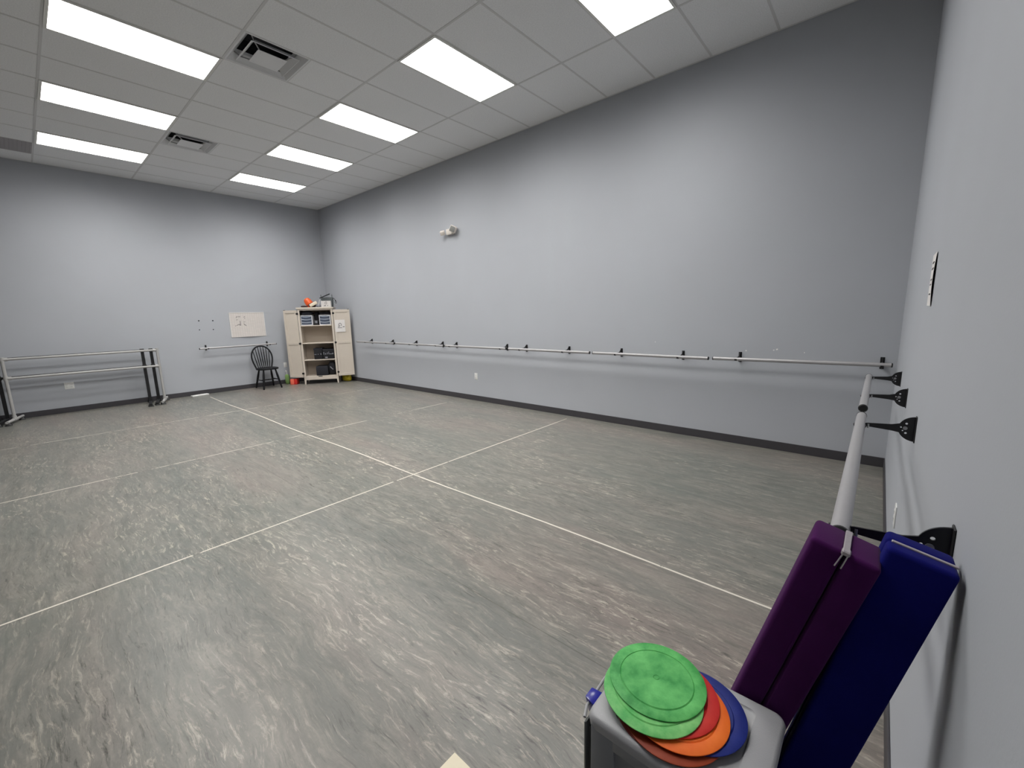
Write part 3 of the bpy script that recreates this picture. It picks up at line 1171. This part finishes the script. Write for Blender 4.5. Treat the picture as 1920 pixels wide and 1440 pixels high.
cloth_bin('black bin at the left on the third shelf, one grey strap mark', 0.25, 0.435, 0.258, 0.573, 1, [(-0.06, 0.115, 0.05, 0.014), (0.06, 0.12, 0.02, 0.03), (0.0, 0.118, 0.03, 0.01)])
cloth_bin('wider black bin at the right on the third shelf, row of grey fittings', 0.445, 0.69, 0.235, 0.573, 2,
          [(-0.10, 0.13, 0.014, 0.06), (-0.06, 0.12, 0.018, 0.035), (-0.02, 0.13, 0.012, 0.045), (0.01, 0.14, 0.010, 0.06), (0.06, 0.115, 0.08, 0.014), (-0.05, 0.035, 0.055, 0.035), (0.10, 0.125, 0.02, 0.03)])
o = MB().box(-0.13, 0.13, 0, 0.26, 0, 0.222, r=0.015).build('black_case', 'navy_fab')
o.location = cabloc(0.395, 0.03, 0.187); o.rotation_euler = (0, 0, CA)
tag(o, 'low black case on the cabinet floor', 'case')
t = thing('duffel_bag', 'taller black bag beside the low case on the cabinet floor', 'bag', cabloc(0.61, 0.14, 0.187), CA)
MB().blob((0, 0, 0.155), (0.085, 0.10, 0.16), 9, 0.08, m='black_fab').build('bag_body', None, t)
m = MB()
m.tube([(-0.03, -0.095, 0.20), (-0.005, -0.11, 0.17), (0.03, -0.10, 0.13)], 0.011, 8)
m.build('strap', 'pl_silver', t)

# ---- on top of the cabinet
TZ = 1.772
t = thing('sports_cone', 'orange tapered cone tipped over on top of the cabinet', 'cone', cabloc(0.212, 0.235, TZ), CA)
tm = Matrix.Translation((0.015, 0, 0.085)) @ Matrix.Rotation(math.radians(-32), 4, 'Y') @ Matrix.Translation((0, 0, -0.02))
MB().lathe([(0.0, -0.05), (0.085, -0.05), (0.088, -0.04), (0.084, 0.03), (0.076, 0.10), (0.06, 0.145), (0.03, 0.165), (0, 0.17)], 32, mtx=tm).build('cone_body', 'orange', t)
MB().lathe([(0.088, -0.02), (0.0905, -0.02), (0.089, 0.015), (0.087, 0.015), (0.088, -0.02)], 32, mtx=tm).build('band', 'orange_d', t)
o = MB().blob((0, 0, 0.045), (0.075, 0.05, 0.045), 12, 0.1, m='brown').build('felt_roll', None)
o.location = cabloc(0.315, 0.085, TZ); o.rotation_euler = (0, 0, CA)
tag(o, 'dark brown felt bundle beside the orange cone', 'bundle')
o = MB().blob((0, 0, 0.02), (0.07, 0.06, 0.022), 13, 0.1, m='brown').build('felt_roll', None)
o.location = cabloc(0.15, 0.04, TZ); o.rotation_euler = (0, 0, CA)
tag(o, 'small flat brown felt piece under the orange cone', 'felt')
bm_ = Matrix.Rotation(math.radians(-28), 4, 'Y')
o = MB().box(-0.085, 0.085, 0, 0.05, -0.033, 0.033, r=0.006, mtx=bm_).build('foam_block', 'creamb')
o.location = cabloc(0.355, -0.018, TZ + 0.073); o.rotation_euler = (0, 0, CA)
tag(o, 'cream oblong block leaning at a slant on top of the cabinet', 'block')
o = MB().tube([(0, 0, 0.0), (0.04, 0.0, 0.17)], 0.007, 8).build('white_marker', 'plate')
o.location = cabloc(0.437, 0.10, TZ); o.rotation_euler = (0, 0, CA)
tag(o, 'thin white stick leaning between the cream block and white carton', 'stick')
o = MB().blob((0, 0, 0.03), (0.05, 0.05, 0.032), 14, 0.12, m='pl_silver').build('crumpled_bag', None)
o.location = cabloc(0.455, 0.03, TZ); o.rotation_euler = (0, 0, CA)
tag(o, 'small crumpled grey bag beside the white carton', 'bag')
t = thing('carton', 'white printed carton on the right of the cabinet top', 'box', cabloc(0.62, 0.02, TZ), CA)
MB().box(-0.105, 0.105, 0, 0.10, 0, 0.142, r=0.003, seg=1).build('carton_body', 'boxw', t)
m = MB()
m.tube([(0.022 * math.cos(2 * PI * i / 12), -0.001, 0.09 + 0.022 * math.sin(2 * PI * i / 12)) for i in range(13)], 0.004, 6)
rnd = random.Random(4)
for k in range(9):
    xx = rnd.uniform(-0.085, 0.055)
    zz = rnd.choice([0.02, 0.028, 0.036, 0.12])
    m.box(xx, xx + rnd.uniform(0.012, 0.03), -0.0015, 0.0, zz, zz + 0.006)
m.build('carton_print', 'boxm', t)
t = thing('grey_bin', 'dark grey open bin resting behind and above the white carton', 'bin', cabloc(0.625, 0.20, TZ), CA)
m = MB()
a0, a1 = 0.11, 0.125
for q in range(4):
    pass
m.hexa([(-a1, -0.06, 0.225), (a1, -0.06, 0.225), (a1, 0.10, 0.225), (-a1, 0.10, 0.225)], [(-a0, -0.045, 0), (a0, -0.045, 0), (a0, 0.09, 0), (-a0, 0.09, 0)], r=0.004)
m.build('bin_body', 'gbin', t)
for xx in (-0.12, 0.115):
    MB().tube([(xx, -0.05, 0.16), (xx, -0.05, 0.285)], 0.008, 8).build('upright', 'gbin', t)
o = MB().tube([(-0.115, 0, 0.205), (0.11, 0, 0.30)], 0.011, 10).build('black_rod', 'black_fab')
o.location = cabloc(0.595, 0.105, TZ); o.rotation_euler = (0, 0, CA)
tag(o, 'black rod lying aslant across the dark grey bin', 'rod')
o = MB().tube([(0.0, 0, 0.20), (0.045, -0.01, 0.19), (0.06, -0.02, 0.14), (0.05, -0.02, 0.10), (0.075, -0.02, 0.08), (0.085, -0.01, 0.11), (0.06, 0, 0.16)], 0.006, 8).build('cable', 'black_fab')
o.location = cabloc(0.755, 0.12, TZ); o.rotation_euler = (0, 0, CA)
tag(o, 'black cable hanging over the right end of the dark grey bin', 'cable')

# ---- on the floor beside the cabinet
t = thing('toy_box', 'coral and red box on floor under the left cabinet door', 'box', (0.335, -1.135, 0), CA - 0.15)
MB().box(-0.055, 0.03, -0.06, -0.045, 0, 0.135, r=0.012).build('front_panel', 'coral', t)
MB().box(-0.055, 0.09, -0.044, 0.10, 0, 0.125, r=0.008).build('box_body', 'red', t)
o = MB().blob((0, 0, 0.115), (0.035, 0.05, 0.12), 22, 0.12, m='green_b').build('green_bag', None)
o.location = (0.16, -1.20, 0)
tag(o, 'green cloth bag standing on floor against the left wall', 'bag')
o = MB().tube([(0.0, 0.0, 0.0), (0.0, -0.01, 0.30), (0.01, -0.035, 0.31)], 0.011, 8).build('white_rod', 'plate')
o.location = (0.085, -1.165, 0)
tag(o, 'white rod standing behind the green bag', 'rod')
o = MB().blob((0, 0, 0.085), (0.12, 0.07, 0.09), 31, 0.16, m='yellow').build('yellow_bag', None)
o.location = (0.97, -0.145, 0); o.rotation_euler = (0, 0, 0.2)
tag(o, 'yellow plastic bag on floor under the right cabinet door', 'bag')

# ================================================================== WALL FITTINGS
# squared sheet on the left wall (slightly out of square); local x along +y world
bt = thing('planner_board', 'white squared planner sheet hung on the left wall above the barre', 'board', (0.0, -2.187, 1.155), PI / 2)
m = MB()
W_, H_ = 0.694, 0.536
bm = bmesh.new()
nx, nz = 16, 6
grid = [[None] * (nx + 1) for _ in range(nz + 1)]
for j in range(nz + 1):
    for i in range(nx + 1):
        u, v = i / nx, j / nz
        lift = 0.006 + 0.018 * (1 - v) ** 2 * math.sin(PI * u) ** 2
        grid[j][i] = bm.verts.new((u * W_, v * H_, lift))
for j in range(nz):
    for i in range(nx):
        bm.faces.new((grid[j][i], grid[j][i + 1], grid[j + 1][i + 1], grid[j + 1][i]))
ext = bmesh.ops.extrude_face_region(bm, geom=bm.faces[:])
for v in [e for e in ext['geom'] if isinstance(e, bmesh.types.BMVert)]:
    v.co.z -= 0.002
bmesh.ops.recalc_face_normals(bm, faces=bm.faces[:])
m._take(bm)
sh = m.build('sheet', 'board', bt)
sh.rotation_euler = (PI / 2, 0, 0)      # sheet's own xy plane stands upright, facing -y local = room
e = MB()
e.box(0.0, 0.012, -0.010, -0.003, 0, H_)
e.box(W_ - 0.012, W_, -0.010, -0.003, 0, H_)
e.box(0, W_, -0.010, -0.003, H_ - 0.012, H_)
e.build('border', 'board_edge', bt)
e = MB()
rnd = random.Random(11)
def stroke(x, z, dx, dz, r=0.004):
    v = (z + dz / 2) / H_
    y = -(0.0075 + 0.018 * (1 - v) ** 2 * math.sin(PI * x / W_) ** 2)
    e.tube([(x, y, z), (x + dx, y, z + dz)], r, 6)
for (x, z, dx, dz) in [(0.13, 0.42, 0.02, 0.03), (0.16, 0.44, 0.035, 0.005), (0.135, 0.37, 0.02, 0.012), (0.20, 0.43, 0.01, 0.02), (0.28, 0.43, 0.025, 0.015), (0.29, 0.40, 0.012, 0.01),
                       (0.205, 0.25, -0.004, 0.10), (0.15, 0.265, 0.035, 0.02), (0.13, 0.25, 0.02, 0.02), (0.18, 0.28, 0.012, -0.03), (0.265, 0.325, 0.035, 0.0), (0.26, 0.285, 0.03, -0.01), (0.275, 0.265, 0.03, -0.012), (0.30, 0.255, 0.01, -0.015), (0.10, 0.24, 0.012, 0.015)]:
    stroke(x, z, dx, dz)
e.build('handwriting', 'ink', bt)

for i, (y, z, lab) in enumerate(((-2.734, 1.531, 'dark screw hole, upper left of the four in the left wall'), (-2.489, 1.526, 'dark screw hole, upper right of the four in the left wall'),
                                 (-2.744, 1.346, 'dark screw hole, lower left of the four in the left wall'), (-2.501, 1.343, 'dark screw hole, lower right of the four in the left wall'))):
    h_ = MB()
    h_.tube([(0.0, 0, 0), (0.004, 0, 0)], 0.014 if i < 2 else 0.011, 10)
    o = h_.build('wall_anchor', 'hole')
    o.location = (0.0, y, z)
    tag(o, lab, 'wall anchor', 'screw holes in the left wall')


def outlet(label, loc, rotz, gangs=1, blank=False):
    t = thing('wall_outlet', label, 'outlet', loc, rotz, 'white wall outlets')
    w = 0.036 + 0.023 * (gangs - 1) * 2
    if gangs == 2:
        w = 0.060
    MB().box(-w, w, -0.006, 0, -0.058, 0.058, r=0.002).build('cover_plate', 'plate', t)
    for g_ in range(gangs):
        cx = (g_ - (gangs - 1) / 2) * 0.058
        s = MB()
        s.box(cx - 0.017, cx + 0.017, -0.008, -0.004, -0.034, 0.034, r=0.002)
        rc = s.build('receptacle', 'plate', t)
        q = MB()
        for zz in (-0.019, 0.019):
            q.box(cx - 0.008, cx - 0.006, -0.0085, -0.0075, zz - 0.005, zz + 0.005)
            q.box(cx + 0.006, cx + 0.008, -0.0085, -0.0075, zz - 0.005, zz + 0.005)
            q.box(cx - 0.002, cx + 0.002, -0.0085, -0.0075, zz - 0.012, zz - 0.008)
        q.build('slot', 'slot', rc)
    return t


outlet('double width white outlet on the left wall beneath the grey barre bars', (0, -4.745, 0.466), PI / 2, 2)
outlet('white outlet on the left wall between chair and cabinet', (0, -1.154, 0.445), PI / 2)
outlet('white outlet low on the long wall', (5.322, 0, 0.44), 0)
outlet('white outlet seen edge on, low on the right wall behind the bar', (L, -2.33, 0.445), -PI / 2)

# emergency light on the long wall
t = thing('emergency_light', 'white two headed emergency light high on the long wall', 'emergency light', (4.85, 0, 2.955))
MB().box(-0.09, 0.06, -0.055, 0, -0.05, 0.045, r=0.008).build('housing', 'emer', t)
def head(x, z, rz, rx, lens, s=0.055):
    mt_ = Matrix.Translation((x, -0.075, z)) @ Matrix.Rotation(rz, 4, 'Z') @ Matrix.Rotation(rx, 4, 'X') @ Matrix.Rotation(0.5, 4, 'Y')
    m = MB()
    m.box(-s, s, -0.04, 0.04, -s, s, r=0.01, mtx=mt_)
    hd = m.build('lamp_head', 'emer', t)
    q = MB()
    q.box(-s + 0.010, s - 0.010, -0.043, -0.038, -s + 0.010, s - 0.010, r=0.004, mtx=mt_)
    q.build('lamp_lens', lens, hd)
head(0.125, 0.015, 0.5, 0.1, 'glass_l')
head(-0.155, -0.01, -0.9, 0.2, 'emer', 0.035)

# curled notice on the right wall
t = thing('wall_notice', 'white notice curling off the right wall above the barres', 'notice', (L, -2.50, 1.62), -PI / 2)
bm = bmesh.new()
nx, nz = 12, 8
G = []
for j in range(nz + 1):
    row = []
    for i in range(nx + 1):
        u, v = i / nx, j / nz
        off = 0.0008 + 0.0065 * u ** 1.3 * (0.4 + 0.6 * math.sin(PI * v))
        row.append(bm.verts.new((u * 0.216, -off, -0.105 + v * 0.215)))
    G.append(row)
for j in range(nz):
    for i in range(nx):
        bm.faces.new((G[j][i], G[j][i + 1], G[j + 1][i + 1], G[j + 1][i]))
ext = bmesh.ops.extrude_face_region(bm, geom=bm.faces[:])
for v in [e for e in ext['geom'] if isinstance(e, bmesh.types.BMVert)]:
    v.co.y -= 0.0006
bmesh.ops.recalc_face_normals(bm, faces=bm.faces[:])
m = MB()
m._take(bm)
m.build('sheet', 'paper', t)
m = MB()
for k, (a, b_, z) in enumerate(((0.05, 0.15, 0.07), (0.04, 0.16, 0.045), (0.05, 0.15, 0.0), (0.05, 0.13, -0.02), (0.05, 0.15, -0.06))):
    m.hexa([(a, -0.0022 - 0.0065 * (a / 0.216) ** 1.3, z + 0.006), (b_, -0.0022 - 0.0065 * (b_ / 0.216) ** 1.3, z + 0.006), (b_, -0.001, z + 0.006), (a, -0.001, z + 0.006)], [(a, -0.0022 - 0.0065 * (a / 0.216) ** 1.3, z), (b_, -0.0022 - 0.0065 * (b_ / 0.216) ** 1.3, z), (b_, -0.001, z), (a, -0.001, z)])
m.build('print_line', 'ink', t)


# ================================================================== FOLDED BEAMS LEANING ON THE RIGHT WALL
def beam(label, name, T_, foot, w, d, fabric, split, zip_dir):
    T_ = Vector(T_)
    F = Vector(foot)
    a = (T_ - F)
    Lh = a.length
    a.normalize()
    u = Vector((0, 1, 0)).cross(a).normalized()
    v = a.cross(u)
    # origin at the foot, local z along the beam
    R = Matrix((u, v, a)).transposed().to_4x4()
    t = thing(name, label, 'balance beam', (0, 0, 0))
    low = min((F + u * i * w / 2 + v * j * d / 2).z for i in (-1, 1) for j in (-1, 1))
    t.matrix_world = Matrix.Translation(F + Vector((0, 0, -low + 0.001))) @ R
    rr = 0.009
    Z = Lh
    if split == 'u':        # two halves side by side across the width
        halves = [(-w / 2, -0.0008, -d / 2, d / 2), (0.0008, w / 2, -d / 2, d / 2)]
    else:
        halves = [(-w / 2, w / 2, -d / 2, -0.0008), (-w / 2, w / 2, 0.0008, d / 2)]
    for x0, x1, y0, y1 in halves:
        m = MB()
        m.box(x0, x1, y0, y1, 0, Z, r=rr, seg=4)
        m.build('beam_half', fabric, t)
    z = MB()
    if zip_dir == 'v':
        z.box(-0.0055, 0.0055, -d / 2 + 0.002, d / 2 - 0.004, Z - 0.001, Z + 0.004, r=0.001, seg=1)
        zp = z.build('zip', 'zip', t)
        k = MB()
        k.box(-0.007, 0.007, -d / 2 - 0.004, -d / 2 + 0.012, Z - 0.004, Z + 0.006, r=0.002, seg=1)
        k.tube([(-0.004, -d / 2 - 0.004, Z - 0.002), (-0.007, -d / 2 - 0.006, Z - 0.030)], 0.0013, 6)
        k.tube([(0.004, -d / 2 - 0.004, Z - 0.002), (0.003, -d / 2 - 0.006, Z - 0.030)], 0.0013, 6)
        k.build('zip_pull', 'zip', zp)
    else:
        z.box(-w / 2 + 0.006, w / 2 - 0.001, -0.0035 - 0.010, 0.0035 - 0.010, Z - 0.001, Z + 0.003, r=0.001, seg=1)
        z.build('zip', 'zip', t)
    return t


beam('purple suede block leaning on the right wall, zipped end up, cleft down its face', 'folding_beam', (10.642, -4.148, 1.050), (10.354, -4.133, 0), 0.112, 0.100, 'purple', 'u', 'v')
beam('navy blue suede block leaning on the right wall beside the purple one', 'folding_beam', (10.748, -4.120, 1.060), (10.502, -4.150, 0), 0.100, 0.092, 'blue', 'v', 'u')

# ================================================================== DRAWER CART
ZL = 0.668
CX0, CX1, CY0, CY1 = 10.243, 10.579, -4.468, -4.203
cx, cy = (CX0 + CX1) / 2, (CY0 + CY1) / 2
hw, hd = (CX1 - CX0) / 2, (CY1 - CY0) / 2
ct = thing('drawer_cart', 'grey plastic drawer cart under the coloured discs, bottom right', 'drawer cart', (cx, cy, 0), 0.0)
m = MB()
# carcass: taper slightly, open towards -x
bw = hw - 0.012
m.box(bw - 0.012, bw, -hd + 0.012, hd - 0.012, 0.03, ZL - 0.02, r=0.004)
# side with recessed panel (towards the camera)
for s_ in (-1, 1):
    y0, y1 = sorted((s_ * (hd - 0.012), s_ * (hd - 0.020)))
    m.box(-bw, bw, y0, y1, 0.03, ZL - 0.02)
    yo0, yo1 = sorted((s_ * (hd - 0.012), s_ * (hd - 0.002)))
    m.box(-bw, -bw + 0.055, yo0, yo1, 0.03, ZL - 0.02, r=0.003)
    m.box(bw - 0.045, bw, yo0, yo1, 0.03, ZL - 0.02, r=0.003)
    for z0, z1 in ((0.03, 0.07), (0.235, 0.265), (0.435, 0.465), (ZL - 0.055, ZL - 0.02)):
        m.box(-bw + 0.05, bw - 0.04, yo0, yo1, z0, z1, r=0.003)
for z in (0.03, 0.235, 0.435):
    m.box(-bw, bw, -hd + 0.015, hd - 0.015, z, z + 0.008)
m.build('carcass', 'cart_d', ct)
# top: rim with a shallow recessed tray
tp = MB()
bm = bmesh.new()
def rrect(hx, hy, r, n=6, z=0.0, ox=0.0):
    out = []
    for (sx, sy, a0) in ((1, 1, 0), (-1, 1, PI / 2), (-1, -1, PI), (1, -1, 1.5 * PI)):
        for k in range(n + 1):
            a = a0 + (PI / 2) * k / n
            out.append((sx * (hx - r) + r * math.cos(a) + ox, sy * (hy - r) + r * math.sin(a), z))
    return out
loops = [rrect(hw - 0.002, hd - 0.002, 0.022, z=-0.030), rrect(hw, hd, 0.022, z=-0.012), rrect(hw - 0.003, hd - 0.003, 0.022, z=-0.003), rrect(hw - 0.009, hd - 0.009, 0.020, z=0.0),
         rrect(hw - 0.052, hd - 0.030, 0.014, z=0.0), rrect(hw - 0.054, hd - 0.032, 0.013, z=-0.0035), rrect(hw - 0.056, hd - 0.034, 0.012, z=-0.004)]
LV = [[bm.verts.new((x, y, z + ZL)) for x, y, z in lp_] for lp_ in loops]
for a, b in zip(LV, LV[1:]):
    n = len(a)
    for k in range(n):
        bm.faces.new((a[k], a[(k + 1) % n], b[(k + 1) % n], b[k]))
bm.faces.new(LV[-1])
bm.faces.new(list(reversed(LV[0])))
bmesh.ops.recalc_face_normals(bm, faces=bm.faces[:])
tp._take(bm)
tp.build('top_panel', 'cart', ct, angle=50)
for k, (z0, z1, out) in enumerate(((0.045, 0.23, 0.0), (0.25, 0.43, 0.0), (0.45, ZL - 0.038, 0.006))):
    d = MB()
    x0 = -hw - 0.004 - out
    yy = hd - 0.024
    # tray, open at the top
    d.box(x0, x0 + 0.006, -yy - 0.014, yy + 0.014, z0, z1, r=0.003)
    d.box(x0 + 0.004, bw - 0.02, -yy, -yy + 0.004, z0 + 0.01, z1 - 0.02)
    d.box(x0 + 0.004, bw - 0.02, yy - 0.004, yy, z0 + 0.01, z1 - 0.02)
    d.box(x0 + 0.004, bw - 0.02, -yy, yy, z0 + 0.01, z0 + 0.014)
    dr = d.build('drawer', 'drawer', ct)
    h = MB()
    pth = [(x0 - 0.002, -yy - 0.006, z1 + 0.002), (x0 - 0.012, -yy + 0.02, z1 + 0.004), (x0 - 0.016, 0, z1 + 0.004), (x0 - 0.012, yy - 0.02, z1 + 0.004), (x0 - 0.002, yy + 0.006, z1 + 0.002)]
    h.tube(pth, 0.0035, 8)
    h.build('drawer_lip', 'cart', dr)
o = MB().hexa([(-0.02, -0.02, 0.045), (0.02, -0.028, 0.04), (0.02, 0.03, 0.04), (-0.02, 0.022, 0.045)], [(-0.008, -0.006, -0.04), (0.02, -0.01, -0.04), (0.02, 0.01, -0.04), (-0.008, 0.006, -0.04)], r=0.004).build('plastic_scoop', 'blue_obj')
o.location = (10.224, -4.400, 0.612)
o.scale = (0.7, 0.75, 0.75)
tag(o, 'blue plastic piece poking out of the top drawer of the cart', 'toy')
for sx in (-1, 1):
    for sy in (-1, 1):
        w_ = MB()
        x, y = sx * (bw - 0.03), sy * (hd - 0.045)
        w_.tube([(x, y - 0.008, 0.014), (x, y + 0.008, 0.014)], 0.014, 16)
        w_.tube([(x, y, 0.014), (x, y, 0.035)], 0.006, 8)
        w_.build('caster', 'cap', ct)


# ------------------------------------------------------------------ floor discs stacked on the cart
def disc(label, x, y, z, R_, material, tilt=(0, 0), wob=0.0):
    t = MB()
    th = 0.0032
    prof = [(0, 0), (R_ - 0.001, 0), (R_, 0.001), (R_, th - 0.0008), (R_ - 0.0012, th), (0.0812, th), (0.0800, th - 0.0012), (0.0788, th - 0.0004), (0.0775, th + 0.0006), (0.0078, th + 0.0004), (0.0068, th - 0.0006), (0.005, th - 0.0006), (0.0042, th + 0.0004), (0, th + 0.0004)]
    t.lathe(prof, 72)
    o = t.build('spot_marker', material)
    for v in o.data.vertices:
        v.co.z += wob * math.sin(2 * math.atan2(v.co.y, v.co.x)) * (v.co.x ** 2 + v.co.y ** 2) / R_ ** 2
    o.location = (x, y, z)
    o.rotation_euler = (tilt[0], tilt[1], 0)
    tag(o, label, 'floor disc', 'rubber floor discs stacked on the cart')
    return o


disc('red rubber disc with shade painted into its colour, lowest of the stack', 10.372, -4.356, ZL + 0.0005, 0.104, 'd_shade_red')
disc('orange rubber disc with shade painted into its colour, just above the lowest one', 10.392, -4.362, ZL + 0.0046, 0.104, 'd_shade_orange')
disc('navy blue rubber disc sticking out to the right of the stack', 10.420, -4.318, ZL + 0.0087, 0.1045, 'd_blue')
disc('bright orange rubber disc lying on the blue one', 10.393, -4.343, ZL + 0.0128, 0.1045, 'd_orange')
disc('red rubber disc under the two green ones', 10.368, -4.325, ZL + 0.0169, 0.1045, 'd_red')
disc('paler green rubber disc with chalky rim, second from the top', 10.343, -4.351, ZL + 0.0210, 0.1045, 'd_green2')
disc('green rubber disc on top of the stack', 10.338, -4.314, ZL + 0.0253, 0.1045, 'd_green')
